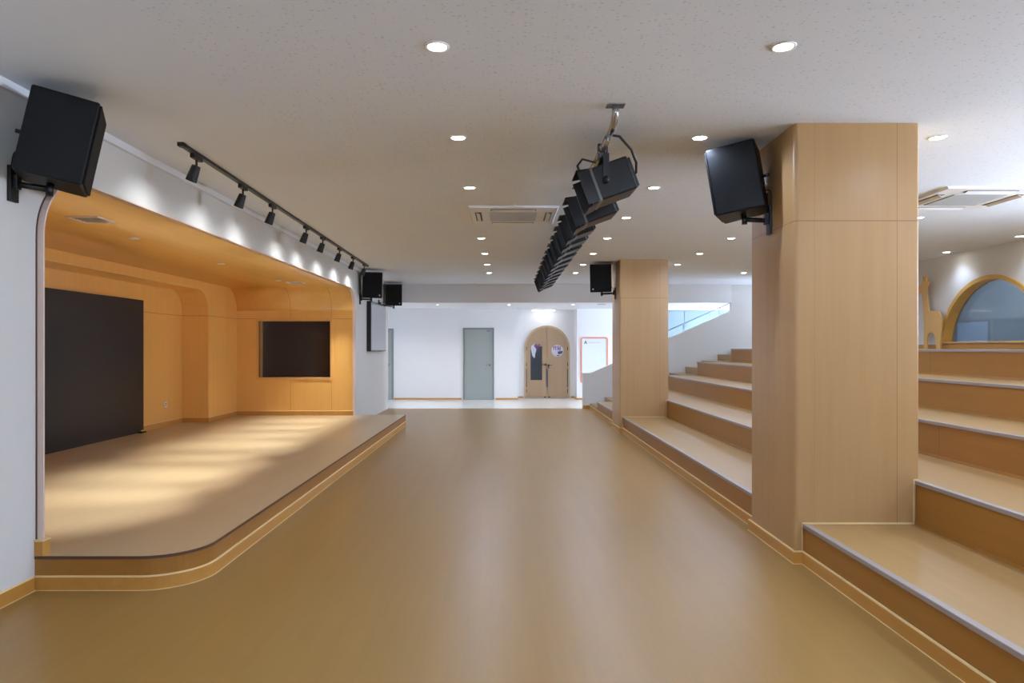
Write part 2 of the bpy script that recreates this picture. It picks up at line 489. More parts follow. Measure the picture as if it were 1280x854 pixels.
# ------------------------------------------------------------------ right side: tiers, columns
X1 = [1.953, 2.69, 3.42, 4.11, 4.84]
Z1 = [0.26, 0.545, 0.83, 1.115, 1.40]
YE = 14.7
CX0, CX1 = 1.897, 2.715
COLS = [(4.49, 5.30), (11.43, 12.25)]
lab = ['lowest wooden seating tier, its front edge along the open floor', 'second wooden seating tier up from the floor',
       'third seating tier up, in the middle of the five', 'fourth seating tier up from the floor',
       'topmost seating tier, level with the giraffe board and arch window']
names_g = 'wooden seating tiers'
for k in range(5):
    x, z, zb = X1[k], Z1[k], (Z1[k-1] if k else 0.0)
    t = thing('seating_tier', lab[k], 'seating step', (x, 7.0, zb), group=names_g)
    def outline(xf):
        pts = [(xf, YN+0.003)]
        if xf < CX1:
            for a, b in COLS: pts += [(xf, a-0.001), (CX1+0.001, a-0.001), (CX1+0.001, b+0.001), (xf, b+0.001)]
        return pts + [(xf, YE), (XR-0.003, YE), (XR-0.003, YN+0.003)]
    mb = MB(); mb.prism(outline(x+0.004), 'z', zb, z-0.006)
    build('riser', mb, RISER, t)
    mb = MB(); mb.prism(outline(x), 'z', z-0.006, z)
    build('tread', mb, STEPTOP, t)
    segs = [(YN, YE)] if x > CX1 else [(YN, COLS[0][0]-0.001), (COLS[0][1]+0.001, COLS[1][0]-0.001), (COLS[1][1]+0.001, YE)]
    for a, b in segs:
        mb = MB(); mb.prism([(x-0.006, z-0.022), (x-0.001, z-0.022), (x-0.001, z+0.0005), (x+0.034, z+0.0005), (x+0.034, z+0.003), (x-0.004, z+0.003), (x-0.006, z+0.001)], 'y', a, b)
        build('nosing', mb, NOSE, t)
    if k:
        lo = Z1[k-1]
        a0 = YN
        for a, b in ([(YN, YE)] if x > CX1 else segs):
            mb = MB(); mb.prism([(x-0.006, lo), (x+0.004, lo), (x+0.004, lo+0.02), (x-0.002, lo+0.02)], 'y', a, b)
            build('bottom_strip', mb, RISER, t)

# floor skirting along the tiers and round the columns
path = [(X1[0], YN), (X1[0], COLS[0][0]), (CX0, COLS[0][0]), (CX0, COLS[0][1]+0.012), (X1[0], COLS[0][1]+0.012),
        (X1[0], COLS[1][0]), (CX0, COLS[1][0]), (CX0, COLS[1][1]+0.012), (X1[0], COLS[1][1]+0.012), (X1[0], YE), (X1[0], 15.94), (1.79, 15.94)]
mb = MB(); mb.sweep(path, bprof, 'z', 1, mats=bm_)
struct(build('baseboard_right', mb, [BASE, BEAD]))
# columns
for i, (a, b) in enumerate(COLS):
    t = thing('column', ['big square wood-clad column in the right foreground between the seating tiers', 'farther wood-clad column beside the aisle with a speaker on its left'][i],
              'column', (CX0, a, 0), group='wood-clad columns')
    r = 0.032
    pts = arc(CX0+r, a+r, r, 180, 270, 8) + arc(CX1-r*0.4, a+r*0.4, r*0.4, 270, 360, 5) + arc(CX1-r*0.4, b-r*0.4, r*0.4, 0, 90, 5) + arc(CX0+r, b-r, r, 90, 180, 8)
    mb = MB(); mb.prism(pts, 'z', 0, H, sm=True)
    o = build('cladding', mb, COLW, t)
    m_ = o.modifiers.new('es', 'EDGE_SPLIT'); m_.split_angle = R(35)
    # pale sealing bead where the steps meet the column front
    mb = MB(); y0 = a-0.006
    mb.box(X1[0]-0.004, X1[1]-0.008, y0, a, Z1[0]+0.0005, Z1[0]+0.011)
    mb.box(X1[0]-0.010, X1[0]-0.0065, y0, a, 0.087, Z1[0]+0.011)
    mb.box(X1[1]-0.014, X1[1]-0.0065, y0, a, Z1[0]+0.011, Z1[1]+0.012)
    mb.box(X1[1]-0.0065, CX1, y0, a, Z1[1]+0.004, Z1[1]+0.012)
    build('sealing_bead', mb, BEAD, t)

# aisle stairs beside the parapet
t = thing('staircase', 'narrow aisle stairs between the seating tiers and the white sloping wall', 'stairs', (2.0, 15.3, 0))
for i in range(10):
    x = 1.92+0.377*i if i else X1[0]
    z0 = 0 if i == 0 else 0.125+0.1425*(i-1)
    z1 = min(0.125+0.1425*i, 1.40)
    mb = MB(); mb.box(x, XR-0.003, YE+0.002, YB-0.002, z0, z1)
    build('step', mb, STEPTOP, t)

# white parapet with the sloping top, and the beam
slope = [(1.785, 0), (1.785, 0.835), (1.98, 0.835), (5.25, 2.29), (5.25, H), (XR, H), (XR, 0)]
mb = MB(); mb.prism(slope, 'y', YB, YB+0.12)
struct(build('wall_parapet', mb, WHITE), 'white stair wall with a sloping top')
mb = MB(); mb.box(-2.93, 5.245, YB-0.05, YB+0.1, 2.475, H)
struct(build('trim_5', mb, PLASTER), 'plain white beam across the far end of the room')
hr = thing('handrail', 'thin steel handrail rising along the sloping white stair wall', 'handrail', (4.0, 16.2, 1.5))
def par_z(x): return 0.835+(x-1.98)*0.445
mb = MB(); mb.tube([(3.2, 16.2, par_z(3.2)+0.17), (5.3, 16.2, par_z(5.3)+0.17)], 0.014, 8)
build('rail', mb, RAIL, hr)
for x in (3.4, 4.2, 5.05):
    mb = MB(); mb.tube([(x, 16.2, par_z(x)+0.165), (x, 16.2, par_z(x)+0.04), (x, 16.05, par_z(x)-0.05)], 0.008, 6)
    build('bracket', mb, RAIL, hr)

# ------------------------------------------------------------------ corridor
nx0, nx1 = 0.308, 1.934
mb = MB()
mb.box(-5.2, nx0, YC, 19.6, 0, 2.5); mb.box(nx1, 9.2, YC, 19.6, 0, 2.5); mb.box(nx0, nx1, 19.42, 19.6, 0, 2.5)
struct(build('wall_back', mb, CORR))
mb = MB(); mb.box(-5.2, -5.05, 16.0, YC, 0, 2.5)
struct(build('wall_corridor_left', mb, CORR))
mb = MB(); mb.box(9.05, 9.2, 16.0, YC, 0, 2.5)
struct(build('wall_corridor_right', mb, CORR))
mb = MB(); mb.box(-5.2, -2.78, YB+0.0, YB+0.05, 0, 2.6)
struct(build('wall_corridor_front', mb, CORR))
mb = MB(); cp = [(0, 0), (0.01, 0), (0.01, 0.042), (0, 0.042)]
for pa in ([(-3.09, YC), (-1.23, YC)], [(-0.3, YC), (nx0, YC), (nx0, 19.42), (0.48, 19.42)], [(1.83, 19.42), (nx1, 19.42), (nx1, YC), (9.0, YC)]):
    mb.sweep(pa, cp, 'z', -1)
struct(build('baseboard_back', mb, BASE))

# arched double door
dx, dr, dzs, dy = 1.154, 0.649, 1.408, 19.42
d = thing('door_1', 'arched double wooden door with a glazed left leaf', None, (dx, dy, 0), kind='structure')
fp = [(dx-dr, 0), (dx-dr, dzs)] + arc(dx, dzs, dr, 180, 0, 24)[1:] + [(dx+dr, 0)]
mb = MB(); mb.sweep(fp, [(0, dy-0.05), (0.05, dy-0.05), (0.05, dy), (0, dy)], 'y', -1)
build('door_frame', mb, DOORF, d)
ri = dr-0.052
def leaf(sgn):
    g = 0.004
    if sgn < 0: pts = [(dx-g, 0.01), (dx-g, dzs+ri)] + arc(dx, dzs, ri, 91, 180, 14) + [(dx-ri, 0.01)]
    else: pts = [(dx+g, 0.01), (dx+g, dzs+ri)] + arc(dx, dzs, ri, 89, 0, 14) + [(dx+ri, 0.01)]
    mb = MB(); mb.prism(pts, 'y', dy-0.035, dy-0.003)
    return build('leaf', mb, DOORW, d)
lf, rf = leaf(-1), leaf(1)
mb = MB(); mb.box(0.685, 1.014, dy-0.041, dy-0.035, 0.506, 1.46)
build('leaf_pane', mb, PANE, lf)
mb = MB()
M = Matrix.Translation((0.775, dy-0.044, 1.34)) @ Matrix.Rotation(R(90), 4, 'X')
mb.prism([(0.07*math.cos(a)*(1+0.25*math.sin(3*a)), 0.19*math.sin(a)*(1+0.15*math.cos(5*a))) for a in [2*PI*i/26 for i in range(26)]], 'z', -0.002, 0.002, M=M)
build('sticker', mb, STICKW, lf)
mb = MB()
for px, pz, rr in ((0.83, 1.48, 0.045), (0.9, 1.45, 0.04), (0.86, 1.42, 0.035), (0.93, 1.5, 0.025)):
    mb.lathe([(0, -0.002), (rr, -0.002), (rr, 0.002), (0, 0.002)], 12, M=Matrix.Translation((px, dy-0.046, pz)) @ Matrix.Rotation(R(90), 4, 'X'))
build('sticker', mb, STICKP, lf)
Ms = Matrix.Translation((1.451, dy-0.038, 1.336)) @ Matrix.Rotation(R(90), 4, 'X')
mb = MB(); mb.lathe([(0, -0.003), (0.172, -0.003), (0.172, 0.003), (0, 0.003)], 28, M=Ms)
stk = build('round_sticker', mb, STICKW, rf)
mb = MB()
for bx in ((-0.12, -0.095, 0.02, 0.13), (-0.06, -0.035, 0.02, 0.14), (-0.095, -0.06, 0.1, 0.12), (0.0, 0.03, 0.02, 0.14), (0.06, 0.085, -0.0, 0.14), (0.02, 0.085, 0.05, 0.075), (-0.03, 0.05, -0.15, -0.12)):
    mb.box(bx[0], bx[1], bx[2], bx[3], 0.003, 0.006, M=Ms)
build('sticker_mark', mb, STICKP, stk)
mb = MB(); mb.prism([(0.0, -0.02), (0.155, 0.0), (0.13, -0.07), (0.02, -0.1)], 'z', 0.003, 0.005, M=Ms)
build('sticker_wedge', mb, STICKD, stk)  # slate-coloured wedge, part of the sticker design
for sx_, lfp in ((-1, lf), (1, rf)):
    mb = MB()
    hx = dx+sx_*0.045
    M = Matrix.Translation((hx, dy-0.037, 0.945 if sx_ < 0 else 0.925)) @ Matrix.Rotation(R(90), 4, 'X')
    mb.lathe([(0, 0), (0.028, 0), (0.028, 0.012), (0.012, 0.014), (0.012, 0.045), (0, 0.045)], 16, M=M)
    mb.box(min(hx, hx+sx_*0.1), max(hx, hx+sx_*0.1), dy-0.085, dy-0.072, 0.937 if sx_ < 0 else 0.917, 0.953 if sx_ < 0 else 0.933)
    if sx_ > 0: mb.box(hx-0.02, hx+0.02, dy-0.042, dy-0.035, 0.84, 0.88)
    build('handle', mb, BLACK, lfp)
    mb = MB(); mb.box(dx+sx_*0.006, dx+sx_*0.03, dy-0.045, dy-0.035, 0.306, 0.817) if sx_ < 0 else mb.box(dx+0.006, dx+0.03, dy-0.045, dy-0.035, 0.306, 0.817)
    build('finger_guard', mb, STICKD, lfp)
    ex = dx+sx_*(ri-0.012)
    mb = MB(); mb.box(ex-0.014, ex+0.014, dy-0.045, dy-0.035, 0.30, 0.83)
    build('hinge_guard', mb, STICKD, lfp)
    for hz in (0.2, 0.95, 1.4):
        mb = MB(); mb.box(ex-0.01, ex+0.01, dy-0.047, dy-0.035, hz-0.05, hz+0.05)
        build('hinge', mb, BLACK, lfp)
    mb = MB(); mb.box(min(dx+sx_*0.03, dx+sx_*0.09), max(dx+sx_*0.03, dx+sx_*0.09), dy-0.05, dy-0.035, 0.01, 0.04)
    build('floor_bolt', mb, BLACK, lfp)

# grey doors
def grey_door(name, x0, x1, zt, label):
    d = thing(name, label, None, ((x0+x1)/2, YC, 0), kind='structure')
    mb = MB(); mb.sweep([(x0, 0), (x0, zt), (x1, zt), (x1, 0)], [(0, YC-0.03), (0.05, YC-0.03), (0.05, YC), (0, YC)], 'y', -1)
    build('door_frame', mb, DOORGF, d)
    mb = MB(); mb.box(x0+0.053, x1-0.053, YC-0.018, YC-0.002, 0.012, zt-0.053)
    lf = build('leaf', mb, DOORG, d)
    mb = MB(); mb.box(x0+0.053, x1-0.053, YC-0.02, YC, 0.0, 0.012)
    build('threshold', mb, DOORGF, d)
    mb = MB()
    M = Matrix.Translation((x1-0.12, YC-0.018, 0.95)) @ Matrix.Rotation(R(90), 4, 'X')
    mb.lathe([(0, 0), (0.025, 0), (0.025, 0.01), (0.01, 0.012), (0.01, 0.05), (0, 0.05)], 14, M=M)
    mb.box(x1-0.22, x1-0.11, YC-0.07, YC-0.055, 0.942, 0.958)
    build('handle', mb, STEEL, lf)
    mb = MB(); mb.box(x1-0.2, x1-0.1, YC-0.05, YC-0.018, zt-0.1, zt-0.065)
    build('door_closer', mb, RAIL, lf)
grey_door('door_2', -1.19, -0.34, 1.97, 'plain grey-green door in the white corridor wall')
grey_door('door_3', -3.95, -3.10, 1.95, 'grey door at the left end of the corridor, mostly hidden by the wall')

# notice board
sg = thing('notice_board', 'white notice board with a coral rounded frame on the corridor wall', 'sign', (2.41, YC, 0.45))
bx0, bx1, bz0, bz1, rr = 2.035, 2.79, 0.45, 1.717, 0.07
ring = arc(bx0+rr, bz0+rr, rr, 180, 270, 6)+arc(bx1-rr, bz0+rr, rr, 270, 360, 6)+arc(bx1-rr, bz1-rr, rr, 0, 90, 6)+arc(bx0+rr, bz1-rr, rr, 90, 180, 6)
mb = MB(); mb.sweep(ring, [(0, YC-0.025), (0.042, YC-0.025), (0.042, YC), (0, YC)], 'y', 1, closed=True)
build('frame', mb, CORAL, sg)
mb = MB(); mb.box(bx0+0.03, bx1-0.03, YC-0.012, YC-0.001, bz0+0.03, bz1-0.03)
build('board', mb, SIGNW, sg)
mb = MB(); mb.prism([(2.13, 1.53), (2.175, 1.63), (2.22, 1.53), (2.195, 1.53), (2.175, 1.57), (2.155, 1.53)], 'y', YC-0.016, YC-0.012)
build('emblem', mb, SIGND, sg)
mb = MB(); mb.box(2.26, 2.58, YC-0.015, YC-0.012, 1.56, 1.575)
build('printed_line', mb, SIGNG, sg)

# frosted partition behind the stair opening
pw = thing('window_2', 'frosted blue-grey glass partition in the corridor behind the stair wall', None, (5.2, YC, 1.0), kind='structure')
mb = MB(); mb.box(4.2, 6.3, YC-0.012, YC-0.002, 0.9, 2.42)
build('glass', mb, FROST, pw)
mb = MB(); mb.sweep([(4.2, 0.9), (6.3, 0.9), (6.3, 2.42), (4.2, 2.42)], [(-0.03, YC-0.03), (0.0, YC-0.03), (0.0, YC), (-0.03, YC)], 'y', 1, closed=True)
for x in (4.9, 5.6): mb.box(x-0.015, x+0.015, YC-0.025, YC-0.012, 0.9, 2.42)
build('window_frame', mb, RAIL, pw)
def linear_lamp(x0, x1, y, z, label):
    t = thing('linear_lamp', label, 'light', ((x0+x1)/2, y, z), group='slim white strip lamps of the corridor')
    mb = MB(); mb.box(x0, x1, y-0.05, y+0.05, z+0.012, 2.5)
    build('housing', mb, ACW, t)
    mb = MB(); mb.box(x0+0.01, x1-0.01, y-0.045, y+0.045, z, z+0.012)
    build('diffuser', mb, LINL, t)
linear_lamp(0.72, 1.36, 19.15, 2.462, 'white strip lamp on the ceiling above the arched door')
linear_lamp(4.95, 5.40, 17.35, 2.40, 'white strip lamp glimpsed above the sloping stair wall')

# ------------------------------------------------------------------ right wall with the arched window
ay, az, ar, sill = 9.95, 1.36, 1.113, 1.512
aw = math.sqrt(ar*ar-(sill-az)**2); a0 = math.degrees(math.asin((sill-az)/ar))
W0, W1 = 1.52, 2.6
RW = [(1.5, 3.2), (3.7, 6.2), (14.5, 15.5)]  # openings for windows added out of view to let daylight in
up = [(ay-aw-0.4, sill), (ay-aw, sill)] + arc(ay, az, ar, 180-a0, a0, 32)[1:-1] + [(ay+aw, sill), (ay+aw+0.4, sill), (ay+aw+0.4, 2.6), (ay-aw-0.4, 2.6)]
mb = MB(); mb.prism(up, 'x', XR, XR+0.15); mb.box(XR, XR+0.15, YN, YB, 0, sill); mb.box(XR, XR+0.15, YN, ay-aw-0.4, W1, H); mb.box(XR, XR+0.15, ay-aw-0.4, ay+aw+0.4, 2.6, H); mb.box(XR, XR+0.15, ay+aw+0.4, YB, W1, H)
yc = YN
for a, b in RW + [(YB, YB)]:
    lo, hi = yc, a
    if lo < ay < hi:
        mb.box(XR, XR+0.15, lo, ay-aw-0.4, sill, W1); mb.box(XR, XR+0.15, ay+aw+0.4, hi, sill, W1)
    else: mb.box(XR, XR+0.15, lo, hi, sill, W1)
    if b > a: mb.box(XR, XR+0.15, a, b, sill, W0)
    yc = b
struct(build('wall_right', mb, WHITE))
def added_window(name, ax, c, a, b, z0, z1, mull):
    """unseen window with mullions, added for daylight, in a wall across ax"""
    d = thing(name, 'added unseen window with white mullions, letting daylight in', None, ((c, (a+b)/2, z0) if ax == 'x' else ((a+b)/2, c, z0)), kind='structure')
    mb = MB()
    mb.sweep([(a, z0), (b, z0), (b, z1), (a, z1)], [(0, c-0.03), (0.05, c-0.03), (0.05, c+0.03), (0, c+0.03)], ax, 1, closed=True)
    for k in range(1, mull):
        m_ = a+(b-a)*k/mull
        if ax == 'x': mb.box(c-0.025, c+0.025, m_-0.025, m_+0.025, z0, z1)
        else: mb.box(m_-0.025, m_+0.025, c-0.025, c+0.025, z0, z1)
    build('window_frame', mb, SOCK, d)
    mb = MB()
    if ax == 'x': mb.box(c-0.003, c+0.003, a+0.04, b-0.04, z0+0.04, z1-0.04)
    else: mb.box(a+0.04, b-0.04, c-0.003, c+0.003, z0+0.04, z1-0.04)
    build('window_pane', mb, CLEAR, d)
    l = bpy.data.lights.new('daylight_portal', 'AREA'); l.shape = 'RECTANGLE'; l.size = b-a; l.size_y = z1-z0
    l.cycles.is_portal = True
    o = bpy.data.objects.new('daylight_portal', l); C.objects.link(o)
    if ax == 'x': o.location = (c+0.06, (a+b)/2, (z0+z1)/2); o.rotation_euler = (R(90), 0, R(90))
    else: o.location = ((a+b)/2, c-0.06, (z0+z1)/2); o.rotation_euler = (R(90), 0, R(180))
CLEAR = glass_tint('clear_pane', (235, 240, 242), 0.06, 0.02)
for k, (a, b) in enumerate(RW): added_window('window_%d' % (4+k), 'x', XR+0.08, a, b, W0, W1, 3)
w3 = thing('window_3', 'large arched window with a golden wood frame above the top tier', None, (XR, ay, sill), kind='structure')
ap = arc(ay, az, ar, 180-a0, a0, 36)
mb = MB(); mb.sweep(ap, [(-0.012, XR-0.03), (0.05, XR-0.03), (0.05, XR+0.16), (0.0, XR+0.16), (0.0, XR-0.0), (-0.012, XR-0.0)], 'x', -1)
build('window_frame', mb, GOLDW, w3)
mb = MB(); mb.box(XR-0.05, XR+0.16, ay-aw-0.06, ay+aw+0.02, sill-0.02, sill+0.004)
build('sill', mb, GOLDW, w3)
gp = arc(ay, az, ar-0.045, 180-a0-1, a0+1, 32)
mb = MB(); mb.prism(gp, 'x', XR+0.125, XR+0.135)
build('window_pane', mb, BLUEG, w3)
mb = MB(); mb.sweep([(XR, YN), (XR, YB)], [(0, 1.40), (0.012, 1.40), (0.012, 1.475), (0, 1.475)], 'z', 1)
struct(build('baseboard_upper', mb, BASE))
# room seen through the arched window
mb = MB()
mb.box(8.8, 8.9, 8.6, 14.2, 1.0, 3.2); mb.box(XR+0.15, 8.9, 8.5, 8.6, 1.0, 3.2); mb.box(XR+0.15, 8.9, 14.2, 14.3, 1.0, 3.2)
struct(build('wall_side_room', mb, BLUEW))
mb = MB(); mb.box(XR+0.15, 8.9, 8.5, 14.3, 0.9, 1.0)
struct(build('floor_side_room', mb, BLUEW))
mb = MB(); mb.box(XR+0.15, 8.9, 8.5, 14.3, 3.2, 3.3)
struct(build('ceiling_side_room', mb, BLUEW))
def pin(x0, y0, y1, z0, z1, label):
    t = thing('pin_board', label, 'board', (x0, (y0+y1)/2, z0), group='boards in the room behind the arched window')
    mb = MB(); mb.box(x0-0.02, x0, y0, y1, z0, z1)
    build('panel', mb, BLUEP if y0 > 12 else BLUED, t)
    mb = MB(); mb.sweep([(y0, z0), (y1, z0), (y1, z1), (y0, z1)], [(-0.02, x0-0.03), (0.015, x0-0.03), (0.015, x0), (-0.02, x0)], 'x', 1, closed=True)
    build('frame', mb, RAIL, t)
pin(8.799, 12.42, 13.3, 1.2, 1.92, 'pale blue board seen through the left of the arched window')
pin(8.799, 9.9, 12.3, 1.2, 1.92, 'wide dim board seen through the middle of the arched window')

# giraffe board
gx = 6.95; gy = 11.47
def G(u, v): return (gy-u*1.02, 1.40+v)
g = [(0.10, 0.0), (0.175, 0.0), (0.178, 0.12), (0.19, 0.19), (0.215, 0.245), (0.26, 0.27), (0.31, 0.27), (0.36, 0.245), (0.39, 0.19), (0.41, 0.12), (0.43, 0.0), (0.515, 0.0),
     (0.535, 0.2), (0.55, 0.42), (0.545, 0.5), (0.51, 0.575), (0.45, 0.62), (0.38, 0.63), (0.30, 0.625), (0.225, 0.635), (0.205, 0.72), (0.18, 0.88), (0.172, 1.02),
     (0.215, 1.07), (0.235, 1.115), (0.215, 1.125), (0.175, 1.10), (0.165, 1.13), (0.172, 1.20), (0.155, 1.215), (0.14, 1.2), (0.142, 1.14), (0.105, 1.14), (0.098, 1.215), (0.08, 1.225), (0.066, 1.21), (0.078, 1.14),
     (0.03, 1.11), (-0.04, 1.05), (-0.10, 0.98), (-0.10, 0.93), (-0.02, 0.935), (0.03, 0.94), (0.06, 0.78), (0.085, 0.60), (0.10, 0.42), (0.105, 0.2)]
mb = MB(); mb.prism([G(u, v) for u, v in g], 'x', gx, gx+0.03)
o = build('giraffe_board', mb, GIRW, at=(gx, gy, 1.40), bevel=0.004)
tag(o, 'flat wooden giraffe cut-out standing on the top tier beside the arched window', 'decoration')

# ------------------------------------------------------------------ wall behind the camera
RX0, RX1, RZ0, RZ1 = 0.2, 1.4, 1.3, 2.6
mb = MB(); mb.box(-2.93, RX0, YN-0.15, YN, 0, H); mb.box(RX1, 7.3, YN-0.15, YN, 0, H)
mb.box(RX0, RX1, YN-0.15, YN, 0, RZ0); mb.box(RX0, RX1, YN-0.15, YN, RZ1, H)
struct(build('wall_front', mb, WHITE))
added_window('window_9', 'y', YN-0.08, RX0, RX1, RZ0, RZ1, 1)  # rear window added behind the camera as a daylight source

# ------------------------------------------------------------------ ceiling downlights
def light(name, kind, loc, energy, col, parent=None, **kw):
    l = bpy.data.lights.new(name, kind); l.energy = energy; l.color = col
    for k, v in kw.items(): setattr(l, k, v)
    o = bpy.data.objects.new(name, l); C.objects.link(o); o.location = loc
    return o
DOWN_E = 27.0
DOWN_C = (0.75, 0.94, 1.32)
mb = MB(); mb.lathe([(0.046, -0.002), (0.05, -0.007), (0.060, -0.005), (0.062, 0.0)], 24)
proto = thing('downlight', 'x', 'light', (0, 0, H), group='round recessed ceiling downlights')
build('trim_ring', mb, SOCK, proto, at='local')
mb = MB(); mb.lathe([(0.0, -0.003), (0.046, -0.003), (0.046, 0.0)], 24)
build('lens', mb, LENS, proto, at='local')
rows = [3.35, 4.8, 6.3, 7.75, 9.2, 10.7, 12.1, 13.45]
colsd = [(-0.34, 'in the row left of the stage lights'), (1.36, 'in the row right of the stage lights'),
         (3.03, 'in the row over the lower seating tiers'), (4.68, 'in the row over the upper seating tiers')]
first = True
downs = []
for ci, (cx, cl) in enumerate(colsd):
    k = 0
    for y in [0.45, 1.9] + rows:
        if (ci == 0 and y == 7.75) or (ci == 3 and y == 6.3): continue
        if y < 3: lb = 'round downlight %s, %s' % (cl, 'above the viewpoint' if y > 1 else 'behind the viewpoint')
        else:
            lb = 'round downlight, %s %s' % (ORD[k], cl); k += 1
        if first: proto.location = (cx, y, H); proto['label'] = lb; first = False
        else: dup(proto, (cx, y, H), lb)
        downs.append((cx, y))
        light('downlight_beam', 'SPOT', (cx, y, H-0.012), DOWN_E, DOWN_C, spot_size=R(170), spot_blend=0.6, shadow_soft_size=0.045)
for y, lb in ((10.54, 'small downlight close to the right wall above the giraffe board'), (9.04, 'small downlight close to the right wall above the arched window')):
    dup(proto, (6.80, y, H), lb)
    light('downlight_beam', 'SPOT', (6.80, y, H-0.012), 14, DOWN_C, spot_size=R(120), spot_blend=0.8, shadow_soft_size=0.04)
# corridor downlights
for x, lb in ((-1.73, 'corridor downlight left of the grey-green door'), (0.06, 'corridor downlight right of the grey-green door'), (1.66, 'corridor downlight in front of the coral-framed board'), (-3.4, 'corridor downlight at the hidden left end'), (3.4, 'corridor downlight hidden behind the far column'), (5.1, 'corridor downlight behind the upper end of the stair wall')):
    dup(proto, (x, 17.1, 2.5), lb)
    light('corridor_beam', 'SPOT', (x, 17.1, 2.488), 46, (1.0, 0.985, 0.965), spot_size=R(150), spot_blend=0.8, shadow_soft_size=0.05)

# ------------------------------------------------------------------ ceiling cassette units
def cassette(cx, cy, label, dark):
    t = thing('air_conditioner', label, 'air conditioner', (cx, cy, H-0.03), group='square ceiling air conditioners')
    h = 0.475
    mb = MB()
    mb.prism([(cx-h, H), (cx+h, H), (cx+h-0.015, H-0.022), (cx-h+0.015, H-0.022)], 'y', cy-h, cy+h)
    build('panel', mb, ACW, t)
    mb = MB(); mb.box(cx-0.255, cx+0.255, cy-0.235, cy+0.235, H-0.028, H-0.022)
    for k in range(14): mb.box(cx-0.25, cx+0.25, cy-0.22+k*0.032, cy-0.21+k*0.032, H-0.031, H-0.028)
    build('intake_grille', mb, dark, t)
    for ax, sg_ in (('y', -1), ('y', 1), ('x', -1), ('x', 1)):
        mb = MB()
        if ax == 'y': mb.box(cx-0.24, cx+0.24, cy+sg_*0.37-0.035, cy+sg_*0.37+0.035, H-0.026, H-0.0215)
        else: mb.box(cx+sg_*0.38-0.035, cx+sg_*0.38+0.035, cy-0.24, cy+0.24, H-0.026, H-0.0215)
        sl = build('air_slot', mb, ACD, t)
        mb = MB()
        if ax == 'y': mb.prism([(cy+sg_*0.37-0.02, H-0.027), (cy+sg_*0.37+0.03, H-0.04), (cy+sg_*0.37+0.03, H-0.036), (cy+sg_*0.37-0.02, H-0.023)], 'x', cx-0.23, cx+0.23)
        else: mb.prism([(cx+sg_*0.38-0.02, H-0.027), (cx+sg_*0.38+0.02, H-0.045), (cx+sg_*0.38+0.02, H-0.041), (cx+sg_*0.38-0.02, H-0.023)], 'y', cy-0.23, cy+0.23)
        build('louvre', mb, ACW, sl)
    return t
t = cassette(0.075, 7.58, 'white ceiling air conditioner just left of the hanging stage lights', ACG)
mb = MB(); mb.lathe([(0, -0.014), (0.013, -0.012), (0.015, 0), (0, 0)], 12, M=Matrix.Translation((0.08, 7.06, H)))
build('sensor', mb, SOCK, t)
cassette(4.51, 6.72, 'ceiling air conditioner with a darker grille right of the big column', plain('unit_grille_dark', (150, 147, 141), 0.6))
v = thing('ceiling_grille', 'tiny grey grille in the corridor ceiling near the far column', 'vent', (2.35, 16.9, 2.5))
mb = MB(); mb.box(2.25, 2.47, 16.85, 16.97, 2.494, 2.5); build('frame', mb, ACW, v)
mb = MB()
for k in range(3): mb.box(2.265, 2.455, 16.865+k*0.033, 16.885+k*0.033, 2.491, 2.4945)
build('louvre', mb, ACD, v)

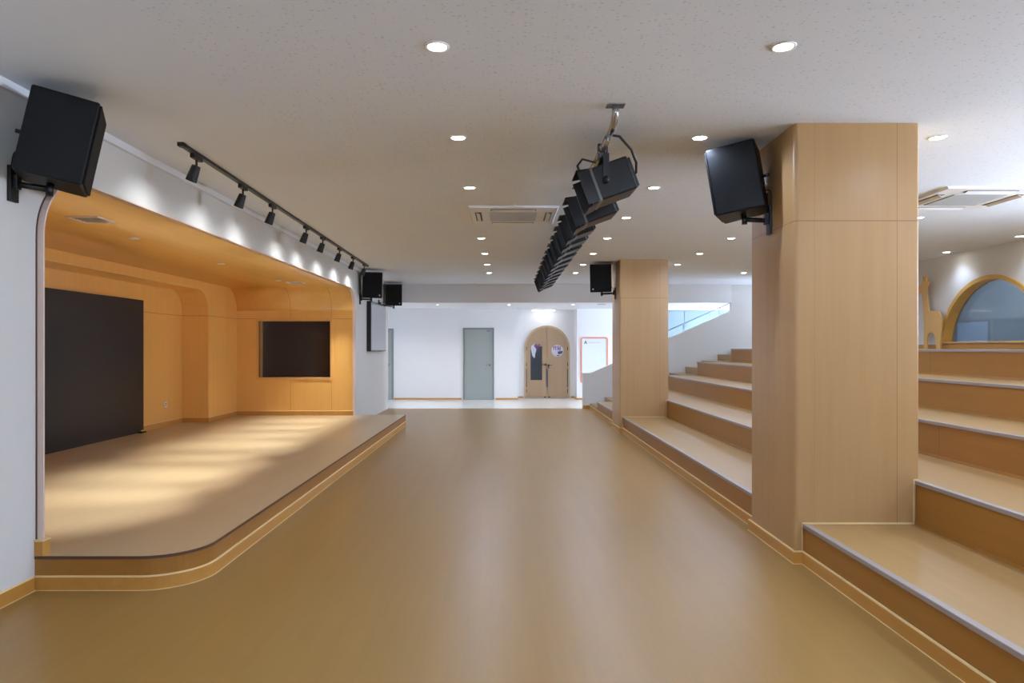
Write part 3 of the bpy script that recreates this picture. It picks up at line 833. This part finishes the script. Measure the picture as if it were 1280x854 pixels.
# ------------------------------------------------------------------ loudspeakers
def speaker(plate, normal, centre, yaw, pitch, label, badge=None, sockets=False, cord=False):
    """plate: point on the wall; normal: +1 wall faces +X, -1 wall faces -X"""
    t = thing('loudspeaker', label, 'speaker', plate, group='black wall-mounted loudspeakers')
    M = Matrix.Translation(centre) @ Matrix.Rotation(R(yaw), 4, 'Z') @ Matrix.Rotation(R(pitch), 4, 'X')
    w0, w1, d, h = 0.185, 0.155, 0.165, 0.24
    mb = MB(); mb.prism([(-w0, -d), (w0, -d), (w1, d), (-w1, d)], 'z', -h, h, M=M)
    build('cabinet', mb, BLACKCAB, t, bevel=0.012, seg=3)
    mb = MB(); mb.prism([(-w0+0.012, -h+0.012), (w0-0.012, -h+0.012), (w0-0.012, h-0.012), (-w0+0.012, h-0.012)], 'y', -d-0.012, -d+0.001, M=M)
    gr = build('grille', mb, GRILLE, t, bevel=0.008, seg=3)
    if badge:
        mb = MB(); mb.lathe([(0, 0), (0.014, 0), (0.014, 0.003), (0, 0.003)], 14, M=M @ Matrix.Translation((badge*(w0-0.055), -d-0.012, -h+0.055)) @ Matrix.Rotation(R(90), 4, 'X'))
        build('badge', mb, ACG, gr)
    # bracket: wall plate, arm under the cabinet, upright pin
    px, py, pz = plate
    mb = MB(); mb.box(px, px+normal*0.02, py-0.035, py+0.035, pz-0.1, pz+0.1)
    mb.box(px+normal*0.02, px+normal*0.045, py-0.02, py+0.02, pz-0.03, pz+0.05)
    build('wall_plate', mb, BLKMETAL, t, bevel=0.003)
    q = M @ Vector((0, 0, -h-0.035))
    q2 = M @ Vector((0, 0, -h+0.002))
    mb = MB()
    a = Vector((px+normal*0.03, py, pz)); b = Vector((q.x, q.y, q.z))
    mb.tube([a, b], 0.017, 4)
    build('arm', mb, BLKMETAL, t)
    mb = MB(); mb.tube([q2, q, q-Vector((0, 0, 0.035))], 0.02, 8)
    build('pivot', mb, BLKMETAL, t)
    mb = MB(); r0 = M @ Vector((0, d, 0.0))
    mb.tube([r0, r0+(M.to_3x3() @ Vector((0, 0.05, 0)))], 0.012, 6)
    build('rear_grip', mb, BLKMETAL, t)
    if sockets:
        mb = MB()
        for zz in (-0.1, -0.065):
            mb.lathe([(0, 0), (0.017, 0), (0.017, 0.012), (0, 0.012)], 14, M=M @ Matrix.Translation((sockets*0.09, d, zz)) @ Matrix.Rotation(R(-90), 4, 'X'))
        build('socket', mb, COPPER, t)
    # signal lead from the back of the cabinet to the wall
    s0 = M @ Vector((0.05*(sockets or 1), d, -0.09))
    back = (M.to_3x3() @ Vector((0, 1, 0)))
    s3 = Vector((px+normal*0.006, py-0.03, pz+0.02))
    s1 = s0+back*0.07; s2 = Vector((px+normal*0.02, s1.y, (s1.z+s3.z)/2+0.02))
    pts = []
    for i in range(13):
        u = i/12
        pts.append(s0*(1-u)**3+s1*3*u*(1-u)**2+s2*3*u*u*(1-u)+s3*u**3)
    mb = MB(); mb.tube(pts, 0.005, 6)
    build('lead', mb, BLACK, t)
    return t
speaker((XL, 3.81, 2.335), 1, (-2.535, 3.88, 2.585), 117, 11, 'black loudspeaker nearest on the left wall, tilted down at the stage corner')
speaker((XL, 12.86, 2.34), 1, (-2.55, 12.9, 2.61), 18, 7, 'black loudspeaker at the far end of the track lights above the grey screen', badge=1)
speaker((XL, 14.75, 2.36), 1, (-2.55, 15.45, 2.62), 9, 5, 'farthest black loudspeaker on the left wall, beside the corridor opening', badge=1)
speaker((CX0, 4.90, 2.335), -1, (1.675, 4.93, 2.615), -117, 9, 'black loudspeaker on the left side of the big near column', sockets=-1)
speaker((CX0, 11.86, 2.37), -1, (1.655, 11.86, 2.635), -14, 7, 'black loudspeaker on the left side of the farther column', badge=-1)

# wall display beyond the stage
tv = thing('wall_display', 'large flat display with a pale reflecting screen on the wall past the stage', 'display', (XL, 14.33, 1.35))
mb = MB(); mb.box(XL+0.001, XL+0.085, 13.5, 15.15, 1.35, 2.35)
build('body', mb, BLACK, tv, bevel=0.004)
mb = MB(); mb.box(XL+0.0851, XL+0.0885, 13.53, 15.12, 1.37, 2.33)
build('screen', mb, TVSCR, tv)

# ------------------------------------------------------------------ track and spotlights above the stage
ty0, ty1 = 4.95, 12.25
def tx(y): return -2.345-(y-5.05)*0.0195
rail = thing('light_track', 'long black ceiling track carrying the spotlights over the stage edge', 'light track', (tx(8.5), 8.5, H-0.02))
mb = MB(); mb.prism([(tx(ty0)-0.018, ty0), (tx(ty0)+0.018, ty0), (tx(ty1)+0.018, ty1), (tx(ty1)-0.018, ty1)], 'z', H-0.024, H)
build('rail', mb, BLKMETAL, rail)
mb = MB(); mb.box(tx(ty0)-0.022, tx(ty0)+0.022, ty0-0.05, ty0, H-0.028, H)
build('end_cap', mb, BLACK, rail)
sp = None
spots = [5.17, 6.13, 6.95, 8.2, 9.0, 9.98, 10.94, 11.9]
tilt = Matrix.Rotation(R(20), 4, 'Y')
for i, y in enumerate(spots):
    x = tx(y); lb = 'black track spotlight, %s from the near end of the ceiling track' % ORD[i]
    if sp is None:
        sp = thing('track_spotlight', lb, 'spotlight', (x, y, H-0.024), group='black spotlights on the ceiling track')
        mb = MB(); mb.box(-0.017, 0.017, -0.075, 0.075, -0.032, 0.0)
        build('adapter', mb, BLACK, sp, at='local', bevel=0.003)
        mb = MB(); mb.tube([(0, 0, -0.03), (0, 0, -0.075)], 0.009, 8)
        build('stem', mb, BLACK, sp, at='local')
        mb = MB(); M = Matrix.Translation((0, 0, -0.075)) @ tilt
        mb.lathe([(0, 0.0), (0.030, -0.002), (0.033, -0.012), (0.042, -0.12), (0.042, -0.125), (0.037, -0.125), (0.034, -0.105), (0, -0.105)], 20, M=M)
        hd = build('head', mb, BLACK, sp, at='local')
        mb = MB(); mb.lathe([(0, -0.106), (0.033, -0.106), (0.033, -0.109), (0, -0.109)], 20, M=M)
        build('lens', mb, emit('spot_lens', (245, 250, 255), 12.0), hd, at='local')
    else: dup(sp, (x, y, H-0.024), lb)
    p = (x-0.045, y, H-0.024-0.075-0.122)
    l = light('spot_beam', 'SPOT', p, 225, (0.93, 0.965, 1.0), spot_size=R(46), spot_blend=0.85, shadow_soft_size=0.03)
    l.rotation_euler = (0, R(20), 0)
    l = light('spot_spill', 'SPOT', p, 5.5, (0.93, 0.965, 1.0), spot_size=R(150), spot_blend=1.0, shadow_soft_size=0.03)
    l.rotation_euler = (0, R(27), 0)

# ------------------------------------------------------------------ hanging bar with stage lights
bx, bz = 0.665, 2.795
bar = thing('lighting_bar', 'silver pipe hung along the ceiling carrying the row of stage lights', 'lighting bar', (bx, 8.2, bz))
mb = MB(); mb.tube([(bx, 4.45, bz), (bx, 12.35, bz)], 0.024, 10)
build('pipe', mb, STEEL, bar)
mb = MB()
mb.tube([(bx, 4.16, H-0.006), (bx, 4.165, 2.85), (bx, 4.20, 2.815), (bx, 4.28, bz), (bx, 4.46, bz)], 0.021, 10)
build('bent_end', mb, STEEL, bar)
for y in (4.16, 6.3, 8.4, 10.4, 12.3):
    mb = MB(); mb.box(bx-0.055, bx+0.055, y-0.04, y+0.04, H-0.006, H)
    if y > 5: mb.tube([(bx, y, H-0.006), (bx, y, bz+0.015)], 0.008, 6)
    build('hanger', mb, STEEL, bar)

def stage_light(sz, label, ln):
    t = thing('stage_light', label, 'stage light', (0, 0, 0), group='black stage lights on the hanging bar')
    k = sz
    mb = MB(); mb.box(-0.03, 0.03, -0.02, 0.02, -0.075, -0.026); mb.box(-0.034, -0.026, -0.02, 0.02, -0.026, 0.033)
    mb.box(0.026, 0.034, -0.02, 0.02, -0.026, 0.033); mb.box(-0.034, 0.034, -0.02, 0.02, 0.026, 0.033)
    build('clamp', mb, BLKMETAL, t, at='local')
    py = 0.165*k; pz = -0.255*k
    mb = MB()
    mb.box(-0.02, 0.02, -py, py, -0.085, -0.075)
    mb.box(-0.02, 0.02, -py-0.008, -py, pz-0.02, -0.075); mb.box(-0.02, 0.02, py, py+0.008, pz-0.02, -0.075)
    build('yoke', mb, BLKMETAL, t, at='local')
    # housing frame: local +x is the aim
    F = Matrix.Translation((0.0, 0, pz)) @ Matrix.Rotation(R(180-48), 4, 'Y') @ Matrix.Rotation(0, 4, 'X')
    F = Matrix.Translation((0.0, 0, pz)) @ Matrix(((-0.94, 0, 0.342, 0), (0, -1, 0, 0), (-0.342, 0, -0.94, 0), (0, 0, 0, 1)))
    mb = MB(); mb.box(-ln*k, 0.07*k, -0.145*k, 0.145*k, -0.115*k, 0.115*k, M=F)
    hs = build('housing', mb, FIXT, t, at='local', bevel=0.012)
    mb = MB()
    for j in range(6): mb.box(-ln*k-0.022*k, -ln*k+0.003, -0.12*k+j*0.046*k, -0.11*k+j*0.046*k, -0.1*k, 0.1*k, M=F)
    build('heat_fin', mb, BLKMETAL, hs, at='local')
    mb = MB(); mb.sweep([(-0.148*k, -0.118*k), (0.148*k, -0.118*k), (0.148*k, 0.118*k), (-0.148*k, 0.118*k)], [(0, 0.06*k), (0.012*k, 0.06*k), (0.012*k, 0.078*k), (0, 0.078*k)], 'x', 1, closed=True)
    mb.v = [tuple(F @ Vector(p)) for p in mb.v]
    build('bezel', mb, FIXEDGE, hs, at='local')
    mb = MB(); mb.box(0.071*k, 0.074*k, -0.13*k, 0.13*k, -0.1*k, 0.1*k, M=F)
    build('lens', mb, DARKGLASS, hs, at='local')
    for q, (hw, off, ax) in enumerate(((0.14, 0.115, 'z'), (0.14, -0.115, 'z'), (0.112, 0.145, 'y'), (0.112, -0.145, 'y'))):
        sg_ = 1 if off > 0 else -1
        mb = MB(); L = 0.085*k; fl = 0.016*k*sg_
        if ax == 'z': vs = [(0.078*k, -hw*k, off*k), (0.078*k, hw*k, off*k), (0.078*k+L, hw*k*1.04, off*k+fl), (0.078*k+L, -hw*k*1.04, off*k+fl)]
        else: vs = [(0.078*k, off*k, -hw*k), (0.078*k, off*k, hw*k), (0.078*k+L, off*k+fl, hw*k*1.0), (0.078*k+L, off*k+fl, -hw*k*1.0)]
        th = 0.004
        dv = (0, 0, th*sg_) if ax == 'z' else (0, th*sg_, 0)
        vs2 = [tuple(a+b for a, b in zip(p, dv)) for p in vs]
        mb.add(vs+vs2, [(0, 1, 2, 3), (7, 6, 5, 4), (0, 4, 5, 1), (1, 5, 6, 2), (2, 6, 7, 3), (3, 7, 4, 0)], 0, False, F)
        mb.m[-2] = 1
        build('barn_door', mb, [FIXT, FIXEDGE], t, at='local')
    mb = MB()
    for s_ in (-1, 1): mb.lathe([(0, 0), (0.022*k, 0), (0.022*k, 0.025*k), (0, 0.025*k)], 10, M=Matrix.Translation((0, s_*(py+0.008), pz)) @ Matrix.Rotation(R(-90*s_), 4, 'X'))
    build('tilt_knob', mb, BLACK, t, at='local')
    return t
yy = [4.72, 5.55] + [6.35+0.56*i for i in range(11)]
big = stage_light(1.0, 'big black stage light nearest on the hanging bar', 0.19); big.location = (bx, yy[0], bz)
dup(big, (bx, yy[1], bz), 'big black stage light, second from the near end of the hanging bar')
sm = stage_light(0.92, 'black barn-door stage light, third from the near end of the hanging bar', 0.12); sm.location = (bx, yy[2], bz)
for i in range(3, len(yy)):
    dup(sm, (bx, yy[i], bz), 'black barn-door stage light, %s from the near end of the hanging bar' % ORD[i])
mb = MB()
mb.tube([(bx+0.02, 4.5, bz+0.03), (bx+0.08, 4.5, bz+0.02), (bx+0.17, 4.56, bz-0.05), (bx+0.215, 4.62, bz-0.12), (bx+0.225, 4.68, bz-0.17), (bx+0.205, 4.72, bz-0.19)], 0.009, 8)
o = build('power_cable', mb, BLACK, at=(bx, 4.6, bz))
tag(o, 'black cable looping down on the right of the nearest stage light', 'cable', 'cables on the hanging bar')
mb = MB()
mb.tube([(bx-0.02, 4.95, bz-0.03), (bx-0.12, 4.9, bz-0.02), (bx-0.16, 4.86, bz-0.08), (bx-0.13, 4.84, bz-0.16)], 0.008, 8)
o = build('power_cable', mb, BLACK, at=(bx, 4.9, bz))
tag(o, 'short black cable loop on the left of the nearest stage light', 'cable', 'cables on the hanging bar')

# ------------------------------------------------------------------ other light
GROUND_FILL, OVERCAST = 38.0, 13.0   # lower world half brightened to light the ceiling; hazy sky above
light('side_room_fill', 'AREA', (8.1, 11.0, 3.15), 40, (0.85, 0.93, 1.0), size=0.8)  # added fill without a fixture, keeps the side room from going dark
world = bpy.data.worlds.new('world'); S.world = world; world.use_nodes = True
wt = world.node_tree; bg = wt.nodes['Background']
tc = wt.nodes.new('ShaderNodeTexCoord'); sx = wt.nodes.new('ShaderNodeSeparateXYZ')
wt.links.new(tc.outputs['Generated'], sx.inputs[0])
mr = wt.nodes.new('ShaderNodeMapRange')
mr.inputs[1].default_value = -0.08; mr.inputs[2].default_value = 0.08
mr.inputs[3].default_value = GROUND_FILL; mr.inputs[4].default_value = OVERCAST
wt.links.new(sx.outputs[2], mr.inputs[0]); wt.links.new(mr.outputs[0], bg.inputs[1])
bg.inputs[0].default_value = (0.75, 0.905, 1.16, 1)

# ------------------------------------------------------------------ camera
cam = bpy.data.cameras.new('camera'); co = bpy.data.objects.new('camera', cam); C.objects.link(co)
co.location = (0, 0, 1.42); co.rotation_euler = (R(90), 0, 0)
cam.sensor_width = 36; cam.lens = 853/1280*36
cam.shift_x = 7/1280; cam.shift_y = 8/1280
cam.clip_start = 0.05
S.camera = co
S.view_settings.view_transform = 'Standard'
S.view_settings.look = 'None'
S.view_settings.exposure = 0.50
S.view_settings.gamma = 1.0
S.view_settings.use_curve_mapping = False
S.cycles.use_denoising = True
S.cycles.max_bounces = 12
S.cycles.diffuse_bounces = 8
S.cycles.sample_clamp_indirect = 6
